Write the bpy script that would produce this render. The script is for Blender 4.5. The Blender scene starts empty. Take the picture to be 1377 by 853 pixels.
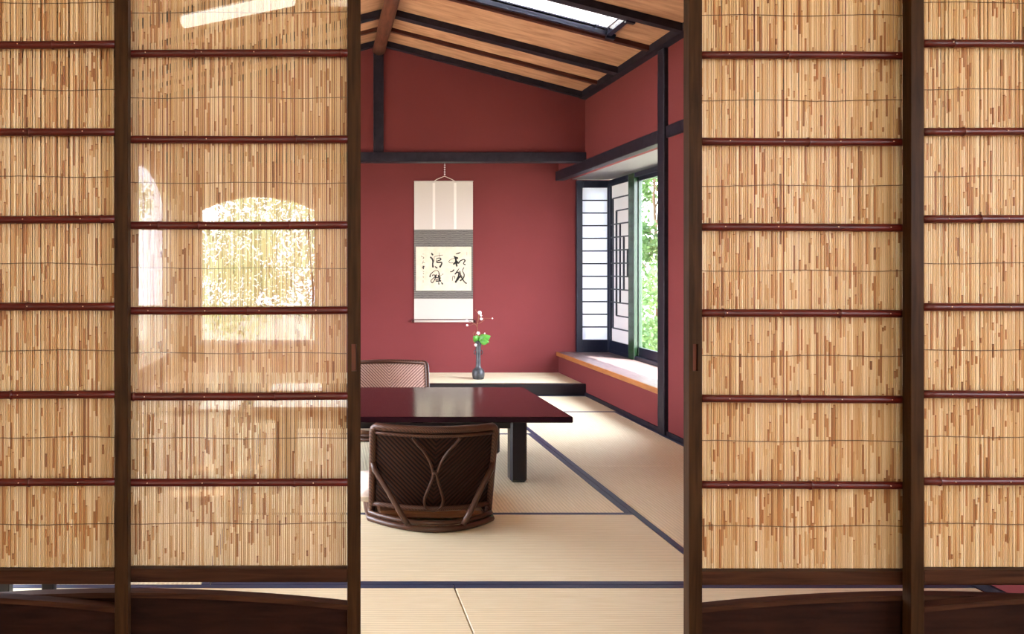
import bpy, math, random
import numpy as np
from mathutils import Vector, Matrix
random.seed(7)
RNG = np.random.default_rng(11)
PI = math.pi
S = bpy.context.scene
COL = S.collection
F = 1154.0      # focal length in photo pixels (1377 wide)
CX, CY, CZ = 433.0, 359.0, 1.138   # vanishing point in the photo, eye height


def X(px, Y): return (px - CX) * Y / F
def Z(py, Y): return CZ - (py - CY) * Y / F


# ------------------------------------------------------------------ mesh builder
class MB:
    def __init__(s): s.v = []; s.f = []; s.sm = []
    def add(s, vs, fs, smooth=False):
        n = len(s.v); s.v += [tuple(v) for v in vs]
        s.f += [tuple(i + n for i in f) for f in fs]; s.sm += [smooth] * len(fs)
        return s
    def box(s, x0, x1, y0, y1, z0, z1, b=0.0, M=None):
        if b > 0:
            b = min(b, abs(x1-x0)/2.01, abs(y1-y0)/2.01, abs(z1-z0)/2.01)
            vs = []; idx = {}
            for i, (x, dx) in enumerate(((x0, b), (x1, -b))):
                for j, (y, dy) in enumerate(((y0, b), (y1, -b))):
                    for k, (z, dz) in enumerate(((z0, b), (z1, -b))):
                        idx[(i, j, k, 0)] = len(vs); vs.append((x, y+dy, z+dz))
                        idx[(i, j, k, 1)] = len(vs); vs.append((x+dx, y, z+dz))
                        idx[(i, j, k, 2)] = len(vs); vs.append((x+dx, y+dy, z))
            fs = []
            for a in range(3):
                o = [t for t in range(3) if t != a]
                for e in (0, 1):
                    q = []
                    for (p, r) in ((0, 0), (1, 0), (1, 1), (0, 1)):
                        c = [0, 0, 0]; c[a] = e; c[o[0]] = p; c[o[1]] = r
                        q.append(idx[(c[0], c[1], c[2], a)])
                    fs.append(q)
            for a in range(3):      # edges along axis a
                o = [t for t in range(3) if t != a]
                for p in (0, 1):
                    for r in (0, 1):
                        q = []
                        for (e, ax) in ((0, o[0]), (1, o[0]), (1, o[1]), (0, o[1])):
                            c = [0, 0, 0]; c[a] = e; c[o[0]] = p; c[o[1]] = r
                            q.append(idx[(c[0], c[1], c[2], ax)])
                        fs.append(q)
            for i in (0, 1):
                for j in (0, 1):
                    for k in (0, 1):
                        fs.append([idx[(i, j, k, 0)], idx[(i, j, k, 1)], idx[(i, j, k, 2)]])
        else:
            vs = [(x, y, z) for x in (x0, x1) for y in (y0, y1) for z in (z0, z1)]
            fs = [(0, 1, 3, 2), (4, 6, 7, 5), (0, 4, 5, 1), (2, 3, 7, 6), (0, 2, 6, 4), (1, 5, 7, 3)]
        if M is not None: vs = [M @ Vector(v) for v in vs]
        return s.add(vs, fs)
    def prism(s, pts, axis, a0, a1):
        """pts 2-D polygon in the other two axes; extruded on axis from a0 to a1"""
        def mk(p, a):
            if axis == 'y': return (p[0], a, p[1])
            if axis == 'x': return (a, p[0], p[1])
            return (p[0], p[1], a)
        n = len(pts); vs = [mk(p, a0) for p in pts] + [mk(p, a1) for p in pts]
        fs = [tuple(range(n)), tuple(range(2*n-1, n-1, -1))] + [(i, (i+1) % n, n+(i+1) % n, n+i) for i in range(n)]
        return s.add(vs, fs)
    def tube(s, pts, r, seg=8, closed=False, flat=1.0):
        pts = [Vector(p) for p in pts]; n = len(pts)
        rs = r if isinstance(r, (list, tuple)) else [r]*n
        vs = []; fs = []; up = None
        for i, p in enumerate(pts):
            if closed: t = pts[(i+1) % n] - pts[i-1]
            else: t = pts[min(i+1, n-1)] - pts[max(i-1, 0)]
            t.normalize()
            if up is None:
                a = Vector((0, 0, 1)) if abs(t.z) < .9 else Vector((0, 1, 0))
                up = (a - t*a.dot(t)).normalized()
            else:
                up = up - t*up.dot(t)
                up = up.normalized() if up.length > 1e-6 else Vector((1, 0, 0))
            sd = t.cross(up)
            for k in range(seg):
                a = 2*PI*k/seg
                vs.append(p + up*(math.cos(a)*rs[i]*flat) + sd*(math.sin(a)*rs[i]))
        m = n if closed else n-1
        for i in range(m):
            for k in range(seg):
                j = (i+1) % n
                fs.append((i*seg+k, i*seg+(k+1) % seg, j*seg+(k+1) % seg, j*seg+k))
        if not closed: fs += [tuple(range(seg-1, -1, -1)), tuple((n-1)*seg+k for k in range(seg))]
        return s.add(vs, fs, True)
    def lathe(s, prof, c=(0, 0, 0), seg=20):
        vs = []; fs = []; n = len(prof)
        for r, z in prof:
            for k in range(seg):
                a = 2*PI*k/seg; vs.append((c[0]+r*math.cos(a), c[1]+r*math.sin(a), c[2]+z))
        for i in range(n-1):
            for k in range(seg): fs.append((i*seg+k, i*seg+(k+1) % seg, (i+1)*seg+(k+1) % seg, (i+1)*seg+k))
        fs += [tuple(range(seg-1, -1, -1)), tuple((n-1)*seg+k for k in range(seg))]
        return s.add(vs, fs, True)
    def sheet(s, fn, nu, nv, thick=0, smooth=True):
        """fn(u,v) -> point, u,v in 0..1 ; thick: callable offset second skin"""
        P = [[Vector(fn(i/nu, j/nv)) for j in range(nv+1)] for i in range(nu+1)]
        vs = [p for r in P for p in r]; W = nv+1
        fs = [(i*W+j, (i+1)*W+j, (i+1)*W+j+1, i*W+j+1) for i in range(nu) for j in range(nv)]
        if thick:
            N = len(vs); off = Vector(thick)
            vs += [p+off for p in vs]
            fs += [tuple(N+k for k in reversed(f)) for f in fs]
            ring = [i*W for i in range(nu+1)] + [nu*W+j for j in range(1, nv+1)] + [i*W+nv for i in range(nu-1, -1, -1)] + [j for j in range(nv-1, 0, -1)]
            for a, b in zip(ring, ring[1:]+ring[:1]): fs.append((a, b, N+b, N+a))
        return s.add(vs, fs, smooth)
    def build(s, name, mat, parent=None, loc=None):
        me = bpy.data.meshes.new(name); me.from_pydata(s.v, [], s.f)
        me.polygons.foreach_set('use_smooth', s.sm); me.update()
        bm_fix(me)
        o = bpy.data.objects.new(name, me); COL.objects.link(o)
        if mat: me.materials.append(mat)
        if parent is not None:
            o.parent = parent
        if loc is not None: o.location = loc
        return o


def bm_fix(me):
    import bmesh
    bm = bmesh.new(); bm.from_mesh(me); bmesh.ops.recalc_face_normals(bm, faces=bm.faces); bm.to_mesh(me); bm.free()


def tag(o, label=None, cat=None, group=None, kind=None):
    if label: o['label'] = label
    if cat: o['category'] = cat
    if group: o['group'] = group
    if kind: o['kind'] = kind
    return o
def empty(name, loc=(0, 0, 0), rz=0):
    o = bpy.data.objects.new(name, None); COL.objects.link(o); o.location = loc; o.rotation_euler = (0, 0, rz)
    o.empty_display_size = .1
    return o
def thing(name, label, cat, loc=(0, 0, 0), rz=0, group=None):
    return tag(empty(name, loc, rz), label, cat, group)
def struct(name, mb, mat, parent=None):
    o = mb.build(name, mat, parent)
    if parent is None: o['kind'] = 'structure'
    return o
def copy_tree(o, parent=None):
    c = o.copy(); COL.objects.link(c)
    if parent is not None: c.parent = parent
    for ch in list(o.children): copy_tree(ch, c)
    return c


# ------------------------------------------------------------------ materials
def mat(name, col, rough=.6, metal=0, coat=0, spec=.5):
    m = bpy.data.materials.new(name); m.use_nodes = True
    b = m.node_tree.nodes['Principled BSDF']
    b.inputs['Base Color'].default_value = (*col, 1); b.inputs['Roughness'].default_value = rough
    b.inputs['Metallic'].default_value = metal; b.inputs['Coat Weight'].default_value = coat
    b.inputs['Coat Roughness'].default_value = .08
    b.inputs['Specular IOR Level'].default_value = spec
    return m, m.node_tree, b
def noise_mix(nt, b, c1, c2, scale=(1, 1, 1), ns=5, detail=4, lo=.35, hi=.65, coord='Object', bump=0, bdist=.002, dist=0):
    N, L = nt.nodes, nt.links
    tc = N.new('ShaderNodeTexCoord'); mp = N.new('ShaderNodeMapping'); mp.inputs['Scale'].default_value = scale
    no = N.new('ShaderNodeTexNoise'); no.inputs['Scale'].default_value = ns; no.inputs['Detail'].default_value = detail
    no.inputs['Distortion'].default_value = dist
    rp = N.new('ShaderNodeValToRGB'); e = rp.color_ramp.elements
    e[0].position = lo; e[1].position = hi; e[0].color = (*c1, 1); e[1].color = (*c2, 1)
    L.new(tc.outputs[coord], mp.inputs[0]); L.new(mp.outputs[0], no.inputs[0]); L.new(no.outputs[0], rp.inputs[0])
    L.new(rp.outputs[0], b.inputs['Base Color'])
    if bump:
        bp = N.new('ShaderNodeBump'); bp.inputs['Strength'].default_value = bump; bp.inputs['Distance'].default_value = bdist
        L.new(no.outputs[0], bp.inputs['Height']); L.new(bp.outputs[0], b.inputs['Normal'])
    return mp, no, rp
M = {}
def wood(key, c1, c2, scale, rough=.45, coat=0, ns=6, bump=.15):
    m, nt, b = mat(key, c1, rough, 0, coat, .06 if 'frame' in key or 'skirt' in key else .15 if 'beam' in key else .3); noise_mix(nt, b, c1, c2, scale, ns, 6, .3, .7, bump=bump, dist=.6); M[key] = m
wood('frame_wood_v', (.016, .007, .0025), (.044, .020, .008), (14, 14, .8))
wood('frame_wood_h', (.018, .007, .004), (.052, .021, .011), (.8, 14, 14))
wood('skirt_wood', (.009, .0035, .0025), (.022, .008, .005), (1.2, 6, 9), .5)
wood('pull_wood', (.07, .015, .005), (.12, .028, .009), (9, 9, 1), .5)
wood('dark_beam', (.010, .008, .014), (.020, .016, .024), (3, 3, 3), .5)
wood('brown_beam', (.035, .010, .008), (.075, .022, .016), (1, 9, 9), .5)
wood('log', (.06, .018, .011), (.15, .050, .027), (9, 1, 9), .5)
wood('ceiling_wood', (.32, .145, .075), (.54, .29, .17), (1.2, 7, 3), .6, ns=3)
wood('sill_wood', (.13, .09, .09), (.22, .16, .16), (6, 1, 1), .35)
wood('sill_edge', (.26, .09, .022), (.38, .15, .045), (6, 1, 6), .4)
wood('bamboo', (.040, .003, .002), (.080, .007, .0045), (1.5, 9, 9), .33, bump=0)
wood('bamboo_node', (.04, .008, .006), (.07, .014, .01), (9, 9, 9), .35)
wood('lobby_floor', (.30, .16, .08), (.42, .24, .13), (9, 1, 1), .35)
wood('lobby_brown', (.20, .08, .03), (.32, .15, .06), (1, 8, 8), .45)
wood('seat_brown', (.10, .035, .012), (.17, .07, .025), (1, 8, 8), .5)
wood('trunk', (.08, .05, .03), (.18, .12, .08), (5, 5, 1), .9)

# red sandy plaster
for key, a, c in (('red_plaster', (.128, .024, .025), (.163, .033, .035)),):
    m, nt, b = mat(key, a, .9, spec=.2); noise_mix(nt, b, a, c, (1, 1, 1), 2.2, 8, .3, .7, coord='Generated'); M[key] = m
    N, L = nt.nodes, nt.links
    tc = N.new('ShaderNodeTexCoord'); no = N.new('ShaderNodeTexNoise'); no.inputs['Scale'].default_value = 260
    bp = N.new('ShaderNodeBump'); bp.inputs['Strength'].default_value = .25; bp.inputs['Distance'].default_value = .002
    L.new(tc.outputs['Object'], no.inputs[0]); L.new(no.outputs[0], bp.inputs['Height']); L.new(bp.outputs[0], b.inputs['Normal'])
m, nt, b = mat('cream_plaster', (.72, .60, .44), .85); M['cream'] = m
m, nt, b = mat('soffit', (.13, .125, .135), .6); M['soffit'] = m
m, nt, b = mat('white_paint', (.8, .8, .8), .5); M['white'] = m

# tatami
def tatami_mat(name, axis):
    m, nt, b = mat(name, (.66, .52, .32), .55, spec=.35)
    N, L = nt.nodes, nt.links
    tc = N.new('ShaderNodeTexCoord'); 
    mp = N.new('ShaderNodeMapping'); mp.inputs['Scale'].default_value = (2, 60, 1) if axis == 'x' else (60, 2, 1)
    no = N.new('ShaderNodeTexNoise'); no.inputs['Scale'].default_value = 4; no.inputs['Detail'].default_value = 5
    rp = N.new('ShaderNodeValToRGB'); e = rp.color_ramp.elements
    e[0].position = .3; e[1].position = .7; e[0].color = (.74, .66, .43, 1); e[1].color = (.86, .80, .59, 1)
    wv = N.new('ShaderNodeTexWave'); wv.bands_direction = 'Y' if axis == 'x' else 'X'
    wv.inputs['Scale'].default_value = 18; wv.inputs['Distortion'].default_value = 0
    bp = N.new('ShaderNodeBump'); bp.inputs['Strength'].default_value = .5; bp.inputs['Distance'].default_value = .0015
    mx = N.new('ShaderNodeMix'); mx.data_type = 'RGBA'; mx.blend_type = 'MULTIPLY'; mx.inputs[0].default_value = .16
    L.new(tc.outputs['Object'], mp.inputs[0]); L.new(mp.outputs[0], no.inputs[0]); L.new(no.outputs[0], rp.inputs[0])
    L.new(tc.outputs['Object'], wv.inputs[0]); L.new(wv.outputs[1], bp.inputs['Height']); L.new(bp.outputs[0], b.inputs['Normal'])
    L.new(rp.outputs[0], mx.inputs[6]); L.new(wv.outputs[0], mx.inputs[7]); L.new(mx.outputs[2], b.inputs['Base Color'])
    M[name] = m
tatami_mat('tatami_x', 'x'); tatami_mat('tatami_y', 'y')
M['heri'] = mat('cloth_edging', (.030, .040, .090), .45)[0]
m, nt, b = mat('lacquer', (.014, .003, .007), .12, 0, 0, .26)
N, L = nt.nodes, nt.links
tc = N.new('ShaderNodeTexCoord'); no = N.new('ShaderNodeTexNoise'); no.inputs['Scale'].default_value = 45; no.inputs['Detail'].default_value = 3
bp = N.new('ShaderNodeBump'); bp.inputs['Strength'].default_value = .12; bp.inputs['Distance'].default_value = .002
L.new(tc.outputs['Object'], no.inputs[0]); L.new(no.outputs[0], bp.inputs['Height']); L.new(bp.outputs[0], b.inputs['Normal'])
M['lacquer'] = m
M['black_lacquer'] = mat('black_lacquer', (.008, .006, .009), .3, 0, 0, .35)[0]
M['black_paint'] = mat('black_window_paint', (.008, .010, .022), .35, spec=.2)[0]
M['green_sash'] = mat('green_sash_paint', (.018, .05, .022), .25)[0]  # dark stile; the green is foliage reflection put into its base colour
M['ink'] = mat('ink', (.012, .011, .012), .8)[0]
M['faint_ink'] = mat('faint_ink', (.16, .13, .10), .8)[0]
M['seal_ink'] = mat('seal_ink', (.62, .34, .28), .8)[0]
m, nt, b = mat('scroll_paper', (.74, .62, .44), .85); noise_mix(nt, b, (.54, .46, .34), (.61, .53, .42), (1, 1, 1), 14, 4); M['paper'] = m
m, nt, b = mat('scroll_silk', (.49, .425, .385), .8); M['silk'] = m
M['strip'] = mat('scroll_strip', (.66, .60, .56), .7)[0]
M['chain'] = mat('pale_metal', (.75, .70, .72), .35, .6)[0]
M['cord'] = mat('pale_cord', (.7, .55, .5), .8)[0]
# brocade with wave pattern
m, nt, b = mat('brocade', (.2, .17, .15), .7)
N, L = nt.nodes, nt.links
tc = N.new('ShaderNodeTexCoord'); mp = N.new('ShaderNodeMapping'); mp.inputs['Scale'].default_value = (1, 1, 2.2)
wv = N.new('ShaderNodeTexWave'); wv.bands_direction = 'Z'; wv.inputs['Scale'].default_value = 12; wv.inputs['Distortion'].default_value = 4; wv.inputs['Detail Scale'].default_value = 1.6
rp = N.new('ShaderNodeValToRGB'); e = rp.color_ramp.elements; e[0].color = (.04, .034, .033, 1); e[1].color = (.17, .15, .13, 1)
L.new(tc.outputs['Object'], mp.inputs[0]); L.new(mp.outputs[0], wv.inputs[0]); L.new(wv.outputs[1], rp.inputs[0]); L.new(rp.outputs[0], b.inputs['Base Color'])
M['brocade'] = m
# reeds: base colour varies piece by piece through the mesh's own 'tone' attribute
m, nt, b = mat('reed', (.6, .4, .2), .42, spec=.4)
N, L = nt.nodes, nt.links
at = N.new('ShaderNodeAttribute'); at.attribute_name = 'tone'
rp = N.new('ShaderNodeValToRGB'); cr = rp.color_ramp
stops = [(0, (.10, .055, .03)), (.10, (.22, .09, .03)), (.30, (.42, .19, .065)), (.45, (.56, .34, .145)), (.7, (.68, .48, .255)), (1, (.87, .73, .49))]
cr.elements[0].position = 0; cr.elements[0].color = (*stops[0][1], 1); cr.elements[1].position = 1; cr.elements[1].color = (*stops[-1][1], 1)
for p, c in stops[1:-1]:
    e = cr.elements.new(p); e.color = (*c, 1)
tc = N.new('ShaderNodeTexCoord'); mp = N.new('ShaderNodeMapping'); mp.inputs['Scale'].default_value = (180, 180, 3)
no = N.new('ShaderNodeTexNoise'); no.inputs['Scale'].default_value = 3
mx = N.new('ShaderNodeMix'); mx.data_type = 'RGBA'; mx.blend_type = 'MULTIPLY'; mx.inputs[0].default_value = .25
L.new(at.outputs['Fac'], rp.inputs[0]); L.new(tc.outputs['Object'], mp.inputs[0]); L.new(mp.outputs[0], no.inputs[0])
L.new(rp.outputs[0], mx.inputs[6]); L.new(no.outputs[0], mx.inputs[7]); L.new(mx.outputs[2], b.inputs['Base Color'])
b.inputs['Subsurface Weight'].default_value = 0
tr = N.new('ShaderNodeBsdfTranslucent'); ms = N.new('ShaderNodeMixShader'); ms.inputs[0].default_value = .12
L.new(mx.outputs[2], tr.inputs[0]); L.new(b.outputs[0], ms.inputs[1]); L.new(tr.outputs[0], ms.inputs[2])
L.new(ms.outputs[0], N['Material Output'].inputs[0])
M['reed'] = m
M['thread'] = mat('dark_thread', (.10, .06, .03), .9)[0]
M['nail'] = mat('brass_nail', (.75, .6, .45), .3, .8)[0]
# glass: thin pane, each face reflects a little and passes the rest
def glass(name, tint=(1, 1, 1), f0=.042):
    m = bpy.data.materials.new(name); m.use_nodes = True; nt = m.node_tree; N, L = nt.nodes, nt.links
    N.remove(N['Principled BSDF'])
    ge = N.new('ShaderNodeNewGeometry'); dt = N.new('ShaderNodeVectorMath'); dt.operation = 'DOT_PRODUCT'
    L.new(ge.outputs['Incoming'], dt.inputs[0]); L.new(ge.outputs['Normal'], dt.inputs[1])
    def mth(op, a, b=None):
        q = N.new('ShaderNodeMath'); q.operation = op
        if isinstance(a, (int, float)): q.inputs[0].default_value = a
        else: L.new(a, q.inputs[0])
        if b is not None:
            if isinstance(b, (int, float)): q.inputs[1].default_value = b
            else: L.new(b, q.inputs[1])
        return q.outputs[0]
    c_ = mth('ABSOLUTE', dt.outputs['Value']); p_ = mth('POWER', mth('SUBTRACT', 1.0, c_), 5.0)
    fr = N.new('ShaderNodeMath'); fr.operation = 'MULTIPLY_ADD'; L.new(p_, fr.inputs[0]); fr.inputs[1].default_value = 1-f0; fr.inputs[2].default_value = f0
    t = N.new('ShaderNodeBsdfTransparent'); t.inputs[0].default_value = (*tint, 1)
    g = N.new('ShaderNodeBsdfGlossy'); g.inputs['Roughness'].default_value = 0.0
    ms = N.new('ShaderNodeMixShader')
    L.new(fr.outputs[0], ms.inputs[0]); L.new(t.outputs[0], ms.inputs[1]); L.new(g.outputs[0], ms.inputs[2])
    L.new(ms.outputs[0], N['Material Output'].inputs[0]); return m
M['glass'] = glass('clear_glass')
def paper(name, col, tfac):
    m = bpy.data.materials.new(name); m.use_nodes = True; nt = m.node_tree; N, L = nt.nodes, nt.links
    N.remove(N['Principled BSDF'])
    d = N.new('ShaderNodeBsdfDiffuse'); d.inputs[0].default_value = (*col, 1)
    t = N.new('ShaderNodeBsdfTranslucent'); t.inputs[0].default_value = (*col, 1)
    ms = N.new('ShaderNodeMixShader'); ms.inputs[0].default_value = tfac
    L.new(d.outputs[0], ms.inputs[1]); L.new(t.outputs[0], ms.inputs[2]); L.new(ms.outputs[0], N['Material Output'].inputs[0]); return m
M['shoji'] = paper('shoji_paper', (.80, .83, .88), .24)
M['roof_paper'] = paper('roof_paper', (.92, .92, .92), .62)
M['thick_shoji'] = paper('thick_shoji_paper', (.72, .71, .72), .07)
# rattan
def rattan(name, c1, c2):
    m, nt, b = mat(name, c1, .5, 0, 0, .12 if name == 'woven_rattan' else .4); N, L = nt.nodes, nt.links
    tc = N.new('ShaderNodeTexCoord'); sp = N.new('ShaderNodeSeparateXYZ'); L.new(tc.outputs['Object'], sp.inputs[0])
    ab = N.new('ShaderNodeMath'); ab.operation = 'ABSOLUTE'; L.new(sp.outputs['X'], ab.inputs[0])
    ad = N.new('ShaderNodeMath'); ad.operation = 'SUBTRACT'; L.new(sp.outputs['Z'], ad.inputs[0]); L.new(ab.outputs[0], ad.inputs[1])
    mu = N.new('ShaderNodeMath'); mu.operation = 'MULTIPLY'; mu.inputs[1].default_value = 300; L.new(ad.outputs[0], mu.inputs[0])
    si = N.new('ShaderNodeMath'); si.operation = 'SINE'; L.new(mu.outputs[0], si.inputs[0])
    a2 = N.new('ShaderNodeMath'); a2.operation = 'MULTIPLY_ADD'; a2.inputs[1].default_value = .5; a2.inputs[2].default_value = .5; L.new(si.outputs[0], a2.inputs[0])
    rp = N.new('ShaderNodeValToRGB'); e = rp.color_ramp.elements; e[0].position = .3; e[1].position = .7
    e[0].color = (*c1, 1); e[1].color = (*c2, 1); L.new(a2.outputs[0], rp.inputs[0]); L.new(rp.outputs[0], b.inputs['Base Color'])
    bp = N.new('ShaderNodeBump'); bp.inputs['Strength'].default_value = .6; bp.inputs['Distance'].default_value = .003
    L.new(a2.outputs[0], bp.inputs['Height']); L.new(bp.outputs[0], b.inputs['Normal']); M[name] = m
rattan('woven_rattan', (.005, .002, .0015), (.034, .012, .007)); rattan('pale_woven_rattan', (.16, .08, .065), (.46, .30, .25))  # one weave, its unlit rear and lit seat side put into two colours
m, nt, b = mat('wrapped_rattan', (.13, .055, .03), .38, 0, 0, .35)
N, L = nt.nodes, nt.links
tc = N.new('ShaderNodeTexCoord'); wv = N.new('ShaderNodeTexWave'); wv.bands_direction = 'DIAGONAL'; wv.inputs['Scale'].default_value = 60
bp = N.new('ShaderNodeBump'); bp.inputs['Strength'].default_value = .4; bp.inputs['Distance'].default_value = .001
rp = N.new('ShaderNodeValToRGB'); e = rp.color_ramp.elements; e[0].color = (.030, .011, .006, 1); e[1].color = (.10, .042, .026, 1)
L.new(tc.outputs['Object'], wv.inputs[0]); L.new(wv.outputs[1], bp.inputs['Height']); L.new(bp.outputs[0], b.inputs['Normal'])
L.new(wv.outputs[1], rp.inputs[0]); L.new(rp.outputs[0], b.inputs['Base Color'])
M['wrapped'] = m
M['cane'] = mat('smooth_cane', (.055, .022, .012), .35, 0, 0, .35)[0]
m, nt, b = mat('cushion_cloth', (.72, .62, .55), .85); noise_mix(nt, b, (.66, .56, .48), (.76, .68, .60), (1, 1, 1), 40, 3, bump=.2); M['cushion'] = m
m, nt, b = mat('bronze', (.10, .11, .12), .45, .5); noise_mix(nt, b, (.03, .034, .04), (.09, .095, .10), (1, 1, 1), 18, 4); M['bronze'] = m
M['leaf'] = mat('bright_leaf', (.07, .27, .03), .45)[0]
M['petal'] = mat('pale_petal', (.85, .72, .70), .6)[0]
M['stem'] = mat('brown_stem', (.22, .10, .04), .6)[0]
M['lamp_metal'] = mat('lamp_metal', (.6, .6, .6), .4, .5)[0]
def emis(name, col, st):
    m = bpy.data.materials.new(name); m.use_nodes = True; b = m.node_tree.nodes['Principled BSDF']
    b.inputs['Base Color'].default_value = (.8, .8, .8, 1)
    b.inputs['Emission Color'].default_value = (*col, 1); b.inputs['Emission Strength'].default_value = st; return m
M['lamp'] = emis('lamp_diffuser', (1, .90, .78), 6)
def leafmat(name, c1, c2):
    m, nt, b = mat(name, c1, .5); N, L = nt.nodes, nt.links
    noise_mix(nt, b, c1, c2, (1, 1, 1), 3, 3, .35, .65)
    tr = N.new('ShaderNodeBsdfTranslucent'); tr.inputs[0].default_value = (*c2, 1)
    ms = N.new('ShaderNodeMixShader'); ms.inputs[0].default_value = .35
    L.new(b.outputs[0], ms.inputs[1]); L.new(tr.outputs[0], ms.inputs[2]); L.new(ms.outputs[0], N['Material Output'].inputs[0]); M[name] = m
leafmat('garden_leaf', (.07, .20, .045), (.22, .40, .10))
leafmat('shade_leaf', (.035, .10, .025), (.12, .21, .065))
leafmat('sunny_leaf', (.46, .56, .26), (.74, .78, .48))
leafmat('pale_garden_leaf', (.14, .28, .08), (.36, .46, .16))
m, nt, b = mat('moss', (.10, .22, .05), .9); noise_mix(nt, b, (.22, .22, .16), (.36, .34, .27), (1, 1, 1), 3); M['moss'] = m

# ------------------------------------------------------------------ tatami room shell
XR, XL = 2.33, -3.0
YF, YT, YB = 2.30, 7.60, 8.455
RX, RZ, SL = .51, 3.14, .258
def roof(x): return RZ - SL*abs(x-RX)
ZW = roof(XR)
# floor slab and lobby floor
struct('floor', MB().box(XL-.1, XR+.1, 2.2, YB+.1, -.12, -.052), M['lobby_brown'])
struct('floor_lobby', MB().box(-1.85, 3.8, -6.2, 2.2, -.12, 0.0), M['lobby_floor'])
# right wall: near part, above bay, below bay
w = MB().prism([(YF, 0-.05), (5.88, -.05), (5.88, ZW), (YF, ZW)], 'x', XR, XR+.1)
w.prism([(5.88, 1.99), (YT, 1.99), (YB, 1.99), (YB, ZW), (5.88, ZW)], 'x', XR, XR+.1)
w.prism([(5.88, -.05), (YB, -.05), (YB, .262), (5.88, .262)], 'x', XR, XR+.1)
struct('wall_right', w, M['red_plaster'])
# back wall of the alcove
struct('wall_back', MB().box(-1.5, 2.515, YB, YB+.1, -.05, 2.66), M['red_plaster'])
# gable wall over the alcove + wall left of it
w = MB().prism([(-1.4, 2.10), (XR, 2.10), (XR, ZW), (RX, RZ), (-1.4, roof(-1.4))], 'y', YT, YT+.08)
w.prism([(XL, -.05), (-1.4, -.05), (-1.4, roof(-1.4)), (XL, roof(XL))], 'y', YT, YT+.08)
w.box(-1.48, -1.4, YT+.08, YB, -.05, 2.6)
struct('wall_gable', w, M['red_plaster'])
struct('ceiling_alcove', MB().box(-1.4, XR+.1, YT+.08, YB+.1, 2.60, 2.66), M['ceiling_wood'])
# left wall with a wide window
LW0, LW1, LZ0, LZ1 = 2.42, 7.0, .06, 2.08
w = MB().box(XL-.1, XL, YF, YT, -.05, LZ0).box(XL-.1, XL, YF, YT, LZ1, 2.26).box(XL-.1, XL, YF, LW0, LZ0, LZ1).box(XL-.1, XL, LW1, YT+.08, LZ0, LZ1)
struct('wall_left', w, M['red_plaster'])
wl = tag(empty('window_3', (XL-.05, 0, 0)), kind='structure')
fr = MB()
n = 4
for k in range(n+1):
    y = LW0 + (LW1-LW0)*k/n; fr.box(-.03, .03, y-.025, y+.025, LZ0, LZ1)
fr.box(-.03, .03, LW0, LW1, LZ0, LZ0+.05).box(-.03, .03, LW0, LW1, LZ1-.05, LZ1)
fr.build('frame', M['black_paint'], wl)
MB().box(-.003, .003, LW0, LW1, LZ0+.05, LZ1-.05).build('pane', M['glass'], wl)
# dividing wall with the screen opening, shared with the lobby
OX0, OX1, OZ = -1.60, 2.30, 2.13
w = MB().box(XL-.1, OX0, 2.20, YF, -.05, 3.3).box(OX1, 3.8, 2.20, YF, -.05, 3.3).box(OX0, OX1, 2.20, YF, OZ, 3.3)
struct('wall_front', w, M['cream'])
# ceiling: two slopes with the skylight opening cut in the right one
SX0, SX1, SY0, SY1 = .80, 1.97, 5.565, 5.905
def slope(mb, x0, x1, y0, y1, lo=0, hi=.05):
    mb.add([(x0, y0, roof(x0)+lo), (x1, y0, roof(x1)+lo), (x1, y1, roof(x1)+lo), (x0, y1, roof(x0)+lo),
            (x0, y0, roof(x0)+hi), (x1, y0, roof(x1)+hi), (x1, y1, roof(x1)+hi), (x0, y1, roof(x0)+hi)],
           [(0, 1, 2, 3), (4, 7, 6, 5), (0, 4, 5, 1), (1, 5, 6, 2), (2, 6, 7, 3), (3, 7, 4, 0)]); return mb
c = MB(); slope(c, XL-.1, RX, YF-.1, YT+.1)
slope(c, RX, SX0, YF-.1, YT+.1); slope(c, SX1, XR+.1, YF-.1, YT+.1); slope(c, SX0, SX1, YF-.1, SY0); slope(c, SX0, SX1, SY1, YT+.1)
struct('ceiling', c, M['ceiling_wood'])
# rafters (each its own trim), ridge log and wall plates
k = 0
for y, wd, h, mm in ((7.565, .06, .05, 'dark_beam'), (7.13, .045, .03, 'brown_beam'), (6.66, .085, .05, 'dark_beam'), (6.00, .045, .035, 'brown_beam'),
                     (5.46, .06, .05, 'dark_beam'), (4.95, .045, .03, 'brown_beam'), (4.45, .085, .05, 'dark_beam'), (3.8, .045, .03, 'brown_beam'), (3.2, .085, .05, 'dark_beam')):
    k += 1
    r = MB(); slope(r, RX, XR, y-wd/2, y+wd/2, -h, -.001); slope(r, XL, RX, y-wd/2, y+wd/2, -h, -.001)
    struct('trim_rafter_%d' % k, r, M[mm])
pts = [(RX-.005, YF + (YT-YF)*i/14, RZ-.075 + .004*math.sin(i*1.7)) for i in range(15)]
struct('trim_ridge_log', MB().tube(pts, [.056+.003*math.sin(i*2.3) for i in range(15)], 14), M['log'])
r = MB(); slope(r, XR-.05, XR, YF, YT, -.055, -.001); struct('trim_wall_plate', r, M['dark_beam'])
struct('trim_alcove_lintel', MB().box(-1.4, XR, YT-.04, YT+.085, 2.065, 2.15, .004), M['dark_beam'])
struct('trim_gable_post', MB().box(.455, .545, YT-.02, YT+.06, 2.15, 3.03, .004), M['dark_beam'])
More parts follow.
